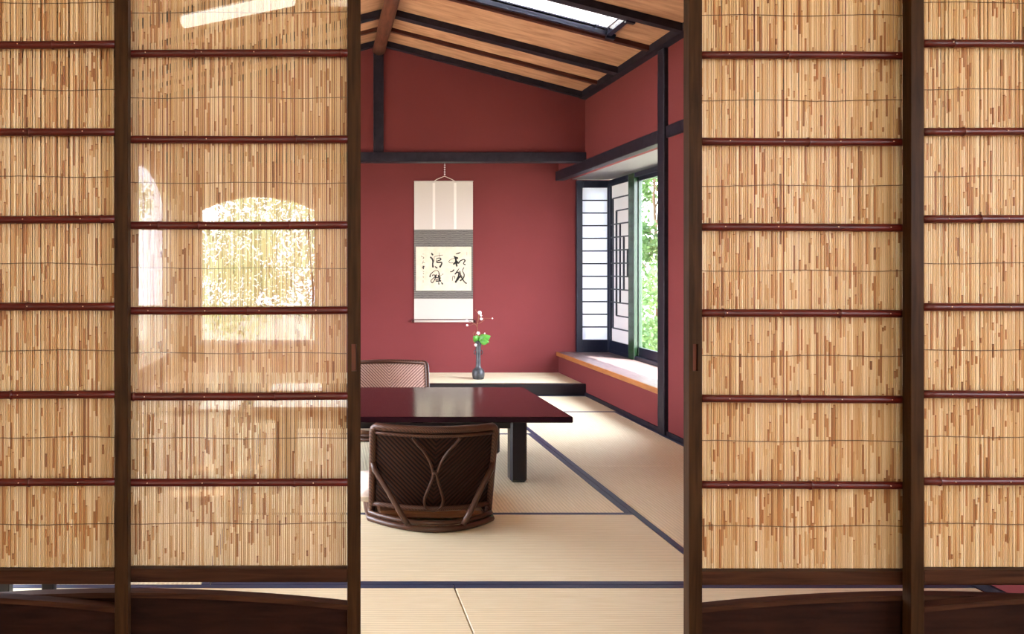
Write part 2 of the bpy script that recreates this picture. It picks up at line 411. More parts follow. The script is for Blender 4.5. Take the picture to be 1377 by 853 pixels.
# wall post and rail on the right wall
struct('trim_wall_post', MB().box(XR-.03, XR+.06, 5.775, 5.885, -.001, ZW-.056, .004), M['dark_beam'])
struct('trim_wall_rail', MB().box(XR-.018, XR+.02, YF, 5.775, 2.005, 2.085, .003), M['dark_beam'])
struct('baseboard_right', MB().box(XR-.012, XR, YF, 5.775, 0.0005, .03, .002).box(XR-.012, XR, 5.885, 7.58, .0005, .03, .002), M['dark_beam'])
# bay lintel (rail running on across the bay)
struct('trim_bay_lintel', MB().box(XR-.03, XR+.05, 5.885, YB, 1.985, 2.075, .004), M['dark_beam'])

# ------------------------------------------------------------------ bay window
BX = 2.84
b_ = MB().box(XR+.1, BX+.12, 5.80, YB+.12, 2.0, 2.08)
struct('ceiling_bay', b_, M['soffit'])
sl = tag(MB().box(XR-.012, BX+.02, 5.885, YB, .268, .300, .003).build('trim_bay_sill', M['sill_wood']), kind='structure')
MB().box(XR-.022, XR-.0121, 5.885, YB, .262, .301, .002).build('front_edge', M['sill_edge'], sl)
struct('wall_bay', MB().box(XR+.1, BX+.1, 5.78, 5.87, -.05, 2.0).box(XR+.1, BX+.1, 5.87, YB+.1, -.05, .266).box(2.515, BX+.1, YB+.06, YB+.1, -.05, .42).box(2.515, BX+.1, YB+.06, YB+.1, 1.95, 2.0), M['red_plaster'])
# end shoji facing the room
wd = tag(empty('window_1', (0, YB-.02, 0)), kind='structure')
gx0, gx1 = X(783, YB-.03), X(817, YB-.03); gt, gb = Z(252.5, YB-.03), Z(457, YB-.03)
f = MB().box(2.50, gx0, -.02, .03, .301, 1.985, .002).box(gx1, BX+.0, -.02, .03, .301, 1.985, .002)
f.box(gx0, gx1, -.02, .03, .301, gb, .002).box(gx0, gx1, -.02, .03, gt, 1.985, .002)
f.build('frame', M['black_paint'], wd)
g = MB()
for i in range(1, 12):
    z = gb + (gt-gb)*i/12; g.box(gx0, gx1, -.008, .004, z-.006, z+.006)
g.build('lattice', M['black_paint'], wd)
MB().box(gx0, gx1, .005, .007, gb, gt).build('paper_pane', M['shoji'], wd)
# long side: frame, shoji with stepped lattice, glass sash
w2 = tag(empty('window_2', (BX, 0, 0)), kind='structure')
f = MB().box(-.03, .05, 5.88, YB-.04, 1.945, 1.985, .002).box(-.03, .05, 5.88, YB-.04, .301, .335, .002)
f.build('frame', M['black_paint'], w2)
PY0, PY1 = 7.865, 8.40
f = MB().box(-.028, -.004, PY1-.03, PY1, .335, 1.945).box(-.028, -.004, PY0, PY1-.03, .335, .42).box(-.028, -.004, PY0, PY1-.03, 1.925, 1.945)
sh = f.build('shoji_frame', M['black_paint'], w2)
MB().box(-.012, -.010, PY0, PY1-.03, .42, 1.925).build('paper_pane', M['thick_shoji'], sh)
g = MB(); zs = [.42 + (1.925-.42)*i/12 for i in range(13)]
vy = [8.325, 8.225, 8.125, 8.025, 7.925]
for i in range(1, 12):
    a = min(i, 12-i)
    y1 = PY1-.03 if a >= 3 else vy[min(a, 2)-1]+.004
    g.box(-.022, -.012, PY0, y1, zs[i]-.0065, zs[i]+.0065)
for j, y in enumerate(vy):
    lo, hi = 1+j, 11-j
    g.box(-.024, -.0121, y-.010, y+.010, zs[lo], zs[hi])
g.build('lattice', M['black_paint'], sh)
s_ = MB().box(-.034, .0, 7.715, 7.865, .301, 1.985, .003).box(.002, .032, 7.70, 7.80, .335, 1.945, .003)
s_.build('meeting_stile', M['green_sash'], w2)
s_ = MB().box(.002, .032, 5.90, 7.70, .335, .415).box(.002, .032, 5.90, 7.70, 1.91, 1.945).box(.002, .032, 5.90, 5.96, .415, 1.91)
sa = s_.build('glass_sash', M['black_paint'], w2)
MB().box(.012, .016, 5.96, 7.70, .415, 1.91).build('pane', M['glass'], sa)
struct('trim_outer_ledge', MB().box(BX+.05, BX+.22, 5.8, YB+.1, .32, .36), M['white'])

# ------------------------------------------------------------------ alcove platform
pf = tag(MB().box(-1.4, XR-.001, YT+.0, YB-.001, -.05, .088).build('floor_alcove_platform', M['dark_beam']), kind='structure')
MB().box(-1.4, XR-.001, YT+.03, YB-.001, .0885, .096).build('straw_top', M['tatami_x'], pf)
MB().box(-1.4, XR-.0, YT-.03, YT+.03, .0005, .104, .004).build('front_sill', M['black_lacquer'], pf)

# ------------------------------------------------------------------ skylight
sk = tag(empty('window_4', ((SX0+SX1)/2, (SY0+SY1)/2, roof((SX0+SX1)/2)), 0), kind='structure')
A = math.atan(SL); sk.rotation_euler = (0, A, 0)
hw, hd = (SX1-SX0)/2/math.cos(A), (SY1-SY0)/2
f = MB().box(-hw, hw, -hd-.03, -hd, -.03, .12).box(-hw, hw, hd, hd+.03, -.03, .12).box(-hw-.03, -hw, -hd-.03, hd+.03, -.03, .12).box(hw-.005, hw+.03, -hd-.03, hd+.03, -.03, .12)
f.box(hw+.0, hw+.06, -hd-.04, -hd-.005, -.045, -.01).box(hw+.0, hw+.06, hd+.005, hd+.04, -.045, -.01)
f.build('frame', M['black_paint'], sk)
g = MB().box(-hw, hw, hd-.05, hd-.043, -.005, .004).box(-hw, hw, -hd+.043, -hd+.05, -.005, .004).box(hw-.10, hw-.093, -hd, hd, -.005, .004).box(hw-.03, hw-.023, -hd, hd, -.005, .004).box(-.3, -.293, -hd, hd, -.005, .004)
g.build('lattice', M['black_paint'], sk)
MB().box(-hw, hw, -hd, hd, .02, .024).build('paper_pane', M['roof_paper'], sk)

# ------------------------------------------------------------------ tatami mats
G = 'straw mats covering the room floor'
def tmat(x0, x1, y0, y1, ax, label):
    cx, cy = (x0+x1)/2, (y0+y1)/2; a, b = (x1-x0)/2-.0015, (y1-y0)/2-.0015
    o = MB().box(-a, a, -b, b, -.05, 0, .003).build('tatami_mat', M['tatami_'+ax], None, (cx, cy, 0))
    tag(o, label, 'tatami mat', G)
    for s in (-1, 1):
        e = MB()
        if ax == 'x': e.box(-a, a, s*b-(.03 if s > 0 else -.0005), s*b+(.03 if s < 0 else -.0005), -.02, .0012)
        else: e.box(s*a-(.03 if s > 0 else -.0005), s*a+(.03 if s < 0 else -.0005), -b, b, -.02, .0012)
        e.build('edging', M['heri'], o)
    return o
y = 3.07
tmat(.47, 2.318, 2.30, y, 'x', 'pale straw mat just inside the opening, right of the floor seam nearest the viewer')
tmat(-1.36, .47, 2.30, y, 'x', 'pale straw mat just inside the opening, left of the floor seam nearest the viewer')
tmat(-2.99, -1.36, 2.30, y, 'x', 'straw mat in the near left corner of the room, behind the outer left screen')
tmat(-.40, 1.43, y, 3.97, 'x', 'straw mat between two dark edgings that the near rattan chair sits on')
tmat(1.43, 2.318, y, 4.90, 'y', 'straw mat along the right wall, its left edging running to the opening')
tmat(1.43, 2.318, 4.90, 6.72, 'y', 'straw mat along the right wall below the near end of the bay window')
tmat(.53, 1.43, 3.97, 5.83, 'y', 'straw mat under the right front leg of the low black table')
tmat(-.40, .53, 3.97, 5.83, 'y', 'straw mat under the middle of the low table, behind the near chair')
tmat(-.40, 1.43, 5.83, 6.72, 'x', 'straw mat under the far rattan chair')
tmat(.53, 2.318, 6.72, 7.57, 'x', 'pale straw mat against the right half of the alcove step')
tmat(-1.30, .53, 6.72, 7.57, 'x', 'straw mat against the left half of the alcove step, behind the far chair')
tmat(-1.30, -.40, y, 4.90, 'y', 'straw mat left of the near rattan chair, mostly behind the screen')
tmat(-1.30, -.40, 4.90, 6.72, 'y', 'straw mat left of the far rattan chair, behind the screen')
tmat(-2.99, -1.30, y, 3.97, 'x', 'straw mat by the left windows, near row')
tmat(-2.99, -1.30, 3.97, 4.87, 'x', 'straw mat by the left windows, second row')
tmat(-2.99, -1.30, 4.87, 5.77, 'x', 'straw mat by the left windows, third row')
tmat(-2.99, -1.30, 5.77, 6.67, 'x', 'straw mat by the left windows, fourth row')
tmat(-2.99, -1.30, 6.67, 7.57, 'x', 'straw mat in the far left corner of the room')
struct('trim_threshold', MB().box(OX0, OX1, 2.09, 2.297, -.02, .004, .002), M['frame_wood_h'])
struct('trim_header_track', MB().box(-1.72, 2.70, 2.09, 2.198, 2.142, 2.24, .002), M['frame_wood_h'])

# ------------------------------------------------------------------ reed screens
W_ = 1.19; PITCH = .216
def reed_mat(x0, x1, z0, z1, yc, parent, seed):
    rng = np.random.default_rng(seed)
    V = []; Fc = []; T = []; SEG = 6
    x = x0 + .003; n = 0
    cs = np.cos(2*PI*np.arange(SEG)/SEG + PI/2); sn = np.sin(2*PI*np.arange(SEG)/SEG + PI/2)
    while x < x1 - .003:
        r0 = rng.uniform(.0021, .0028); base = rng.normal(.72, .14)
        if rng.random() < .14: base -= .15
        lean = rng.normal(0, .0007); yj = rng.normal(0, .0004)
        z = z0; segs = []
        z += rng.uniform(0, .12)
        segs.append((z0, z, 0))
        while z < z1:
            if rng.random() < .50:    # darker sheath piece on the stalk
                ln = rng.exponential(.052) + .010
                segs.append((z, min(z+ln, z1), 1)); z += ln
            ln = rng.exponential(.10) + .015
            segs.append((z, min(z+ln, z1), 0)); z += ln
        tone1 = rng.uniform(.22, .5)
        for (a, b, kind) in segs:
            if b - a < .0008: continue
            if kind: 
                t = rng.uniform(.2, .52) if rng.random() < .93 else rng.uniform(.1, .25); rr = r0*1.10
            else: t = np.clip(base + rng.normal(0, .05), .45, 1); rr = r0*rng.uniform(.94, 1.02)
            for q, (za, zb, tt, rq) in enumerate(((a, b-.0025, t, rr), (b-.0025, b, t*.45 if (kind and rng.random() < .5) else t, rr*1.04))):
                if zb - za < .0004: continue
                i0 = len(V)
                for zz in (za, zb):
                    xx = x + lean*(zz-z0)
                    for c_, s_ in zip(cs, sn): V.append((xx + rq*c_, yc + yj + rq*s_, zz))
                for k_ in range(SEG):
                    Fc.append((i0+k_, i0+(k_+1) % SEG, i0+SEG+(k_+1) % SEG, i0+SEG+k_)); T.append(tt)
        g = rng.random()
        x += r0*2 + (.0001 if g < .78 else rng.uniform(.0001, .0006)); n += 1
    me = bpy.data.meshes.new('reed_blind'); me.from_pydata(V, [], Fc)
    me.polygons.foreach_set('use_smooth', [True]*len(Fc))
    a = me.attributes.new('tone', 'FLOAT', 'FACE'); a.data.foreach_set('value', np.array(T, dtype=np.float32))
    me.materials.append(M['reed']); me.update()
    o = bpy.data.objects.new('reed_blind', me); COL.objects.link(o); o.parent = parent
    return o

def screen(x0, yfront, dz, label, seed, glassy=False, pull=None, nodes=None, tilt=0.0):
    """x0 = left edge, yfront = face towards the lobby"""
    rng = random.Random(seed)
    T_ = .032; sw = .033
    root = thing('sliding_reed_screen', label, 'sliding screen', (x0, yfront, 0), 0, 'reed screens across the opening')
    H0, H1 = .006, 2.14
    for side in (0, 1):
        a, b = (0, sw) if side == 0 else (W_-sw, W_)
        s = MB()
        if pull == side:
            pxa, pxb = a+.010, a+.0225; z0, z1 = .876, .944
            s.box(a, b, .011, T_, H0, H1)
            s.box(a, pxa, 0, .011, H0, H1).box(pxb, b, 0, .011, H0, H1).box(pxa, pxb, 0, .011, H0, z0).box(pxa, pxb, 0, .011, z1, H1)
            st = s.build('stile', M['frame_wood_v'], root)
            p = MB().box(pxa+.0003, pxb-.0003, .0075, .0108, z0, z1).build('finger_pull', M['pull_wood'], st)
        else:
            s.box(a, b, 0, T_, H0, H1, .0012); s.build('stile', M['frame_wood_v'], root)
    MB().box(sw, W_-sw, .002, T_-.002, 2.10, H1-.002, .001).build('top_rail', M['frame_wood_h'], root)
    MB().box(sw, W_-sw, .001, T_-.002, .345+dz, .379+dz, .0015).build('lower_rail', M['frame_wood_h'], root)
    MB().box(sw, W_-sw, .002, T_-.002, H0, .05, .001).build('bottom_rail', M['frame_wood_h'], root)
    # arched skirt
    def arc(x): return .320+dz-.098*(x-W_/2)**2
    n = 24; xs = [sw+(W_-2*sw)*i/n for i in range(n+1)]
    MB().prism([(x, arc(x)) for x in xs] + [(x, arc(x)-.013) for x in reversed(xs)], 'y', -.001, T_-.001).build('arched_rail', M['frame_wood_h'], root)
    MB().prism([(x, arc(x)-.0131) for x in xs] + [(W_-sw, .0501), (sw, .0501)], 'y', .009, .019).build('skirt_panel', M['skirt_wood'], root)
    zt = 2.10
    reed_mat(sw+.0005, W_-sw-.0005, .3795+dz, zt-.0005, .0255, root, seed)
    if glassy:
        MB().box(sw+.0005, W_-sw-.0005, .0175, .0205, .3795+dz, zt-.0005).build('glass_pane', M['glass'], root)
    for k in range(8):
        z = .379 + PITCH*(k+1) + dz
        if z > 2.09: continue
        z1_ = z + rng.uniform(-.0012, .0012) + tilt; z0_ = z + rng.uniform(-.0012, .0012) - tilt
        nd = sorted(rng.uniform(.08, W_-.08) for _ in range(rng.choice((1, 2, 2, 3))))
        if nodes and k in nodes: nd = nodes[k]
        pts = []; rs = []; m_ = 40; xs_ = sorted(set([sw + (W_-2*sw)*i/m_ for i in range(m_+1)] + [q+d for q in nd for d in (-.007, -.0025, 0, .0025, .007)]))
        xs_ = [q for q in xs_ if sw <= q <= W_-sw]
        bow = rng.uniform(-.0015, .0015)
        for q in xs_:
            t = (q-sw)/(W_-2*sw); r = .0098
            for e in nd:
                d = abs(q-e)
                if d < .0008: r = .0114
                elif d < .003: r = .0108
            pts.append((q, .0058, z0_*(1-t)+z1_*t + bow*math.sin(PI*t*2))); rs.append(r)
        bar = MB().tube(pts, rs, 12).build('bamboo_rail', M['bamboo'], root)
        for e in nd:
            t = (e-sw)/(W_-2*sw); ze = z0_*(1-t)+z1_*t + bow*math.sin(PI*t*2)
            MB().tube([(e-.0012, .0058, ze), (e+.0012, .0058, ze)], .0118, 12).build('bamboo_node', M['bamboo_node'], bar)
        off = rng.uniform(-.01, .01)
        for q in (.095, .235, .375, .51, .65, .79, .93, 1.07):
            q += off + rng.uniform(-.006, .006); t = (q-sw)/(W_-2*sw); ze = z0_*(1-t)+z1_*t + bow*math.sin(PI*t*2)
            MB().tube([(q, -.0055, ze+.001), (q, -.0035, ze+.001)], .0013, 8).build('nail', M['nail'], bar)
    for k in range(8):
        z = .379 + PITCH*(k+.5) + dz
        pts = [(sw + (W_-2*sw)*i/60, .0221, z + .0016*math.sin(i*.35+k) + rng.uniform(-.0005, .0005)) for i in range(61)]
        MB().tube(pts, .001, 5).build('thread', M['thread'], root)
    return root
YI, YO = 2.154, 2.110
def lx(px, Y, x0): return X(px, Y) - x0
L0 = X(485, YI) - W_
screen(L0, YI, 0.0, 'sliding reed screen left of the opening, with glass mirroring an arched window', 3, True, pull=1,
       nodes={6: [lx(258, YI, L0)], 5: [lx(263, YI, L0), lx(458, YI, L0), .3], 4: [lx(398, YI, L0), .2]}, tilt=.001)
R0 = X(926.5, YI)
screen(R0, YI, -.007, 'sliding reed screen right of the opening, its grip slot on the left stile', 4, False, pull=0,
       nodes={5: [lx(1060, YI, R0)], 4: [lx(1088, YI, R0)], 0: [lx(1091, YI, R0)]}, tilt=-.0025)
O0 = X(172, YO) - W_
screen(O0, YO, .011, 'outer reed screen at the far left, overlapping the glazed one', 5, tilt=.0015, nodes={5: [lx(70, YO, O0)], 2: [lx(36, YO, O0)], 3: [lx(136, YO, O0)]})
Q0 = X(1225, YO)
screen(Q0, YO, .012, 'outer reed screen at the far right, overlapping the one beside the opening', 6, tilt=-.001, nodes={5: [lx(1283, YO, Q0)], 4: [lx(1297, YO, Q0)], 0: [lx(1265, YO, Q0)]})

# ------------------------------------------------------------------ low table
TX0, TX1, TY0, TY1, TZ = -.45, 1.285, 4.39, 5.47, .37
t = thing('low_table', 'low black lacquered table with a glossy deep red top', 'table', ((TX0+TX1)/2, (TY0+TY1)/2, 0))
a, b = (TX1-TX0)/2, (TY1-TY0)/2
MB().box(-a, a, -b, b, TZ-.032, TZ, .004).build('tabletop', M['lacquer'], t)
ap = MB(); lx0, lyf, lyb = a-.205, -b+.125, b-.18
ap.box(-lx0, lx0, lyf+.01, lyf+.035, .285, TZ-.0325).box(-lx0, lx0, lyb-.035, lyb-.01, .285, TZ-.0325)
ap.box(-lx0, -lx0+.03, lyf+.035, lyb-.035, .285, TZ-.0325).box(lx0-.03, lx0, lyf+.035, lyb-.035, .285, TZ-.0325)
ap.build('apron', M['black_lacquer'], t)
for sx in (-1, 1):
    for (y0, y1) in ((lyf, lyf+.085), (lyb-.085, lyb)):
        xo = sx*lx0; MB().box(min(xo, xo-sx*.088), max(xo, xo-sx*.088), y0, y1, .002, TZ-.033, .012).build('leg', M['black_lacquer'], t)

# ------------------------------------------------------------------ rattan floor chair
def make_chair(label, loc, rz):
    root = thing('floor_chair', label, 'chair', loc, rz, 'legless rattan chairs at the low table')
    def bk(u, v, off=0):
        return Vector((u*.262*(1+.012*v), -.16 - .13*v - .09*(1-u*u) - off, .082+.368*v))
    # woven panel, double curved
    MB().sheet(lambda i, j: bk((i*2-1)*.97, .03+.93*j), 20, 14, (0, .004, 0)).build('woven_back', M['woven_rattan'], root)
    MB().sheet(lambda i, j: bk((i*2-1)*.97, .03+.93*j)+Vector((0, .0042, 0)), 20, 14, (0, .004, 0)).build('woven_front', M['pale_woven_rattan'], root)  # second sheet carries the lit tone of the same weave
    # wrapped frame: rounded corners
    pts = []
    for v in [-.16, -.05, .1, .3, .5, .7, .85, .93]: pts.append(bk(-1, v))
    pts += [bk(-.985, .975), bk(-.95, 1.0)]
    for i in range(1, 16): pts.append(bk(-.95+1.9*i/16, 1.0))
    pts += [bk(.95, 1.0), bk(.985, .975)]
    for v in [.93, .85, .7, .5, .3, .1, -.05, -.16]: pts.append(bk(1, v))
    MB().tube(pts, .0155, 10).build('back_frame', M['wrapped'], root)
    MB().tube([bk(-.97+1.94*i/16, .0) for i in range(17)], .0135, 8).build('lower_back_rail', M['wrapped'], root)
    MB().tube([bk(-.95+1.9*i/16, .925, .003) for i in range(17)], .008, 8).build('upper_back_rail', M['wrapped'], root)
    # hourglass scroll of bent cane on the rear of the back
    q = [(-.38, .90), (-.30, .82), (-.20, .74), (-.10, .62), (-.045, .50), (-.03, .44), (-.055, .36), (-.11, .24), (-.155, .12), (-.13, .03), (-.06, -.01), (0, -.02)]
    q = q + [(-u, v) for u, v in reversed(q[:-1])]
    qq = []
    for i in range(len(q)-1):
        p0, p1, p2, p3 = [Vector(q[min(max(i+d_, 0), len(q)-1)]) for d_ in (-1, 0, 1, 2)]
        for k in range(5):
            t_ = k/5; qq.append(tuple(.5*((2*p1)+(p2-p0)*t_+(2*p0-5*p1+4*p2-p3)*t_**2+(-p0+3*p1-3*p2+p3)*t_**3)))
    q = qq + [q[-1]]
    MB().tube([bk(u, v, .012) for u, v in q], .0062, 8).build('cane_scroll', M['cane'], root)
    MB().tube([bk(-.045, .47, .013), bk(.045, .47, .013)], .008, 8).build('cane_tie', M['wrapped'], root)
    # side struts
    for s in (-1, 1):
        p = [bk(s*1.0, .56), bk(s*.97, .46, .02), Vector((s*.20, -.285, .17)), Vector((s*.15, -.318, .085)), Vector((s*.118, -.330, .035))]
        MB().tube(p, .0125, 8).build('strut', M['cane'], root)
    # base hoops
    def hoop(z, k, r, nm):
        P_ = []
        for i in range(15):
            u = -1 + 2*i/14; P_.append((u*.272*k, -.165-.165*(1-u*u)*k - .0, z))
        P_ += [(.275*k, 0, z), (.272*k, .18, z), (.25*k, .27, z), (.15, .29, z), (0, .295, z), (-.15, .29, z), (-.25*k, .27, z), (-.272*k, .18, z), (-.275*k, 0, z)]
        MB().tube(P_, r, 8, True).build(nm, M['cane'], root)
    hoop(.0145, 1.0, .0145, 'base_hoop'); hoop(.040, .985, .011, 'base_hoop')
    s = MB().box(-.235, .235, -.19, .265, .018, .052, .01); s.build('seat', M['seat_brown'], root)
    return root
chA = make_chair('dark rattan floor chair seen from behind, at the front edge of the table', (.485, 4.00, 0), 0)
chB = copy_tree(chA); chB.location = (.486, 5.86, 0); chB.rotation_euler = (0, 0, PI)
chB['label'] = 'rattan floor chair facing the viewer across the table, its woven back in light'

def cushion(name, label, loc, rz, sx, sy, h, group):
    def fn(i, j, top):
        u, v = i*2-1, j*2-1
        pu, pv = u, v
        e = (1-abs(u)**3.2)*(1-abs(v)**3.2)
        k = 1 - .05*(1-(1-u*u)*1)*(v*v)
        return (sx*pu*(1-.04*(1-v*v)), sy*pv*(1-.04*(1-u*u)), h*.5 + (h*.5*(e**.45) if top else -h*.5*(e**.25)))
    mb = MB(); mb.sheet(lambda i, j: fn(i, j, True), 24, 24); mb.sheet(lambda i, j: fn(i, j, False), 24, 24)
    o = mb.build(name, M['cushion'], None, loc); o.rotation_euler = (0, 0, rz)
    tag(o, label, 'cushion', group)
    pts = [(u, v) for u, v in [(-1, -1)]]
    ring = []
    for k in range(40):
        a_ = k/40*4; sd = int(a_); f_ = a_-sd
        u, v = [( -1+2*f_, -1), (1, -1+2*f_), (1-2*f_, 1), (-1, 1-2*f_)][sd]
        p = fn((u+1)/2, (v+1)/2, True); ring.append((p[0], p[1], h*.5))
    MB().tube(ring, .003, 6, True).build('piping', M['cushion'], o)
    return o
cushion('floor_cushion', 'pale floor cushion on the seat of the near rattan chair, poking out at its left', (.415, 4.075, .053), .02, .265, .21, .10, 'pale cushions on the chairs')
cushion('floor_cushion', 'pale floor cushion on the far chair, glimpsed below the table edge', (.47, 5.80, .053), -.02, .235, .22, .08, 'pale cushions on the chairs')

# ------------------------------------------------------------------ hanging scroll
YS = YB - .012
sc = thing('hanging_scroll', 'tall white hanging scroll with brush calligraphy on the red alcove wall', 'scroll', (0, YS, 0))
def sx(px): return X(px, YS)
def sz(py): return Z(py, YS)
x0, x1 = sx(557), sx(636)
MB().box(x0, x1, .002, .0045, sz(431), sz(244)).build('silk_mount', M['silk'], sc)
MB().box(x0, x1, .0005, .0019, sz(332), sz(309)).build('brocade_band', M['brocade'], sc)
MB().box(x0, x1, .0005, .0019, sz(402), sz(391)).build('brocade_band', M['brocade'], sc)
MB().box(x0, sx(559.3), .0005, .0019, sz(391), sz(332)).build('brocade_margin', M['brocade'], sc)
MB().box(sx(634), x1, .0005, .0019, sz(391), sz(332)).build('brocade_margin', M['brocade'], sc)
MB().box(sx(559.5), sx(633.8), .0005, .0019, sz(391), sz(332)).build('paper', M['paper'], sc)
for px in (583.5, 612):
    MB().box(sx(px-1.7), sx(px+1.7), -.001, .0015, sz(308), sz(246)).build('wind_strip', M['strip'], sc)
MB().tube([(x0-.002, .002, sz(244)), (x1+.002, .002, sz(244))], .006, 8).build('top_rod', M['silk'], sc)
MB().tube([(x0, -.004, sz(432)), (x1, -.004, sz(432))], .013, 12).build('roller', M['silk'], sc)
for xa, xb in ((x0-.022, x0), (x1, x1+.022)):
    MB().tube([(xa, -.004, sz(432)), (xb, -.004, sz(432))], .0145, 12).build('roller_knob', M['brown_beam'], sc)
MB().box(x0, x1, -.019, -.0165, sz(430.2), sz(429.2)).build('roller_line', M['brown_beam'], sc)
MB().tube([(sx(583.5), .0, sz(244)), (sx(587), .0, sz(241.5)), (sx(597.7), 0, sz(237)), (sx(608), 0, sz(241.5)), (sx(612), 0, sz(244))], .0035, 6).build('hanging_cord', M['cord'], sc)
for i in range(6):
    z = sz(219 + i*3.1); MB().lathe([(.002, -.009), (.0075, -.004), (.0075, .004), (.002, .009)], (sx(598), -.0, z), 10).build('chain_link', M['chain'], sc)
def strokes(name, data, ox, oy, sc_, m):
    mb = MB()
    for st in data:
        P_ = [Vector((p[0], p[1])) for p in st]; Wd = [p[2] for p in st]; R = []
        n = len(P_)
        for i in range(n-1):
            p0, p1, p2, p3 = P_[max(i-1, 0)], P_[i], P_[i+1], P_[min(i+2, n-1)]
            for k in range(6):
                t_ = k/6
                q = .5*((2*p1) + (p2-p0)*t_ + (2*p0-5*p1+4*p2-p3)*t_**2 + (-p0+3*p1-3*p2+p3)*t_**3)
                R.append((q, Wd[i]*(1-t_)+Wd[i+1]*t_))
        R.append((P_[-1], Wd[-1])); vs = []
        d0 = (R[1][0]-R[0][0]).normalized(); d1 = (R[-1][0]-R[-2][0]).normalized()
        R = [(R[0][0]-d0*R[0][1]*.4, R[0][1]*.45)] + R + [(R[-1][0]+d1*R[-1][1]*.4, R[-1][1]*.45)]
        m_ = len(R)
        for i, (q, wq) in enumerate(R):
            d = (R[min(i+1, m_-1)][0]-R[max(i-1, 0)][0]); d = d.normalized() if d.length > 0 else d0
            nrm = Vector((-d.y, d.x))*wq*.5
            for e in (q+nrm, q-nrm): vs.append((sx(ox+e.x/sc_), -.0004, sz(oy+e.y/sc_)))
        mb.add(vs, [(2*i, 2*i+1, 2*i+3, 2*i+2) for i in range(m_-1)])
    return mb.build(name, m, sc)
A_ = [
 [(180, 160, 12), (225, 148, 24), (262, 132, 12)],
 [(150, 205, 24), (168, 225, 36), (205, 235, 34), (214, 245, 20)],
 [(160, 238, 8), (95, 258, 8), (50, 298, 12), (75, 326, 10), (130, 325, 8)],
 [(165, 225, 26), (180, 270, 36), (185, 330, 34), (197, 385, 30)],
 [(185, 300, 26), (140, 348, 34)], [(200, 300, 30), (225, 330, 30), (260, 290, 22), (320, 264, 20), (348, 285, 26), (318, 335, 16), (350, 358, 24)],
 [(80, 490, 20), (112, 484, 18), (140, 457, 28)],
 [(238, 430, 10), (205, 478, 18), (165, 532, 26)], [(170, 520, 20), (225, 500, 22), (232, 560, 30), (208, 620, 34), (176, 680, 38)],
 [(122, 572, 10), (113, 655, 10)], [(120, 575, 10), (158, 575, 12), (157, 612, 12)],
 [(326, 415, 16), (302, 470, 14), (332, 540, 20), (318, 605, 22), (262, 655, 26)],
 [(252, 480, 18), (268, 560, 24), (300, 622, 26), (340, 680, 18), (372, 704, 26)], [(200, 610, 18), (280, 560, 18)], [(215, 650, 16), (245, 600, 14), (300, 585, 16)]]
B_ = [
 [(280, 148, 22), (298, 176, 34)], [(258, 220, 26), (290, 250, 30), (306, 295, 32), (300, 350, 26), (306, 400, 36)],
 [(330, 215, 8), (380, 196, 10), (490, 180, 8)], [(330, 215, 8), (326, 300, 7)], [(422, 140, 6), (426, 220, 8)],
 [(372, 240, 10), (440, 238, 20), (447, 268, 24), (385, 292, 14), (382, 318, 24), (460, 318, 26), (465, 350, 26), (436, 400, 36)], [(380, 240, 8), (372, 300, 12)],
 [(345, 395, 18), (380, 420, 28)],
 [(252, 580, 30), (262, 538, 16), (312, 490, 13), (370, 465, 10), (408, 490, 14), (422, 560, 22), (420, 645, 20)], [(295, 565, 18), (312, 545, 22)],
 [(340, 550, 26), (352, 590, 24), (325, 660, 14), (290, 692, 18), (268, 662, 14), (290, 628, 12), (370, 560, 20)],
 [(372, 540, 18), (362, 600, 18), (440, 582, 20)], [(356, 645, 16), (450, 604, 18)], [(365, 665, 24), (452, 660, 24)], [(402, 560, 22), (442, 660, 22)],
 [(440, 560, 6), (490, 542, 8), (488, 522, 8)], [(410, 690, 18), (415, 722, 22)], [(462, 690, 18), (482, 716, 28)]]
C_ = [[(90, 198, 9), (106, 214, 10)], [(118, 215, 8), (136, 232, 10), (118, 250, 7)], [(130, 285, 7), (108, 340, 7)], [(118, 320, 6), (152, 325, 7)],
      [(104, 402, 12), (152, 398, 14)], [(125, 380, 14), (130, 436, 20)], [(108, 430, 9), (145, 380, 8)]]
D_ = [[(126, 150, 6), (122, 172, 6)], [(118, 478, 7), (140, 492, 7)], [(120, 510, 8), (133, 528, 14)], [(124, 570, 6), (128, 600, 6)], [(110, 590, 5), (140, 585, 5)]]
strokes('brushed_characters', A_, 600, 330, 13.75, M['ink']); strokes('brushed_characters', B_, 560, 330, 13.76, M['ink'])
strokes('signature', C_, 560, 330, 13.76, M['ink']); strokes('signature', D_, 560, 330, 13.76, M['faint_ink'])
strokes('red_seal', [[(124, 650, 16), (124, 690, 16)]], 560, 330, 13.76, M['seal_ink']); strokes('red_seal', [[(382, 130, 16), (382, 180, 16)]], 600, 330, 13.75, M['seal_ink'])

# ------------------------------------------------------------------ vase and flowers
YV = 7.97; zv = .096; xv = X(643.2, YV)
v = thing('bud_vase', 'slim dark bronze bottle vase standing on the alcove platform', 'vase', (xv, YV, zv))
MB().lathe([(.046, 0), (.050, .004), (.056, .03), (.058, .055), (.054, .078), (.040, .096), (.026, .108), (.023, .125), (.021, .18), (.022, .25), (.026, .31), (.031, .345), (.033, .352), (.027, .352), (.020, .33), (.018, .26)], (0, 0, 0), 24).build('body', M['bronze'], v)
for s in (-1, 1):
    MB().tube([(s*.022, 0, .23), (s*.034, 0, .232), (s*.040, 0, .248), (s*.036, 0, .264), (s*.023, 0, .268)], .0045, 6).build('ear_handle', M['bronze'], v)
fl = thing('flower_spray', 'spray of small pale pink blossoms with green leaves in the bronze vase', 'flowers', (xv, YV, zv))
def fp(px, py, dy=0): return ((px-643.2)*YV/F, dy, Z(py, YV)-zv)
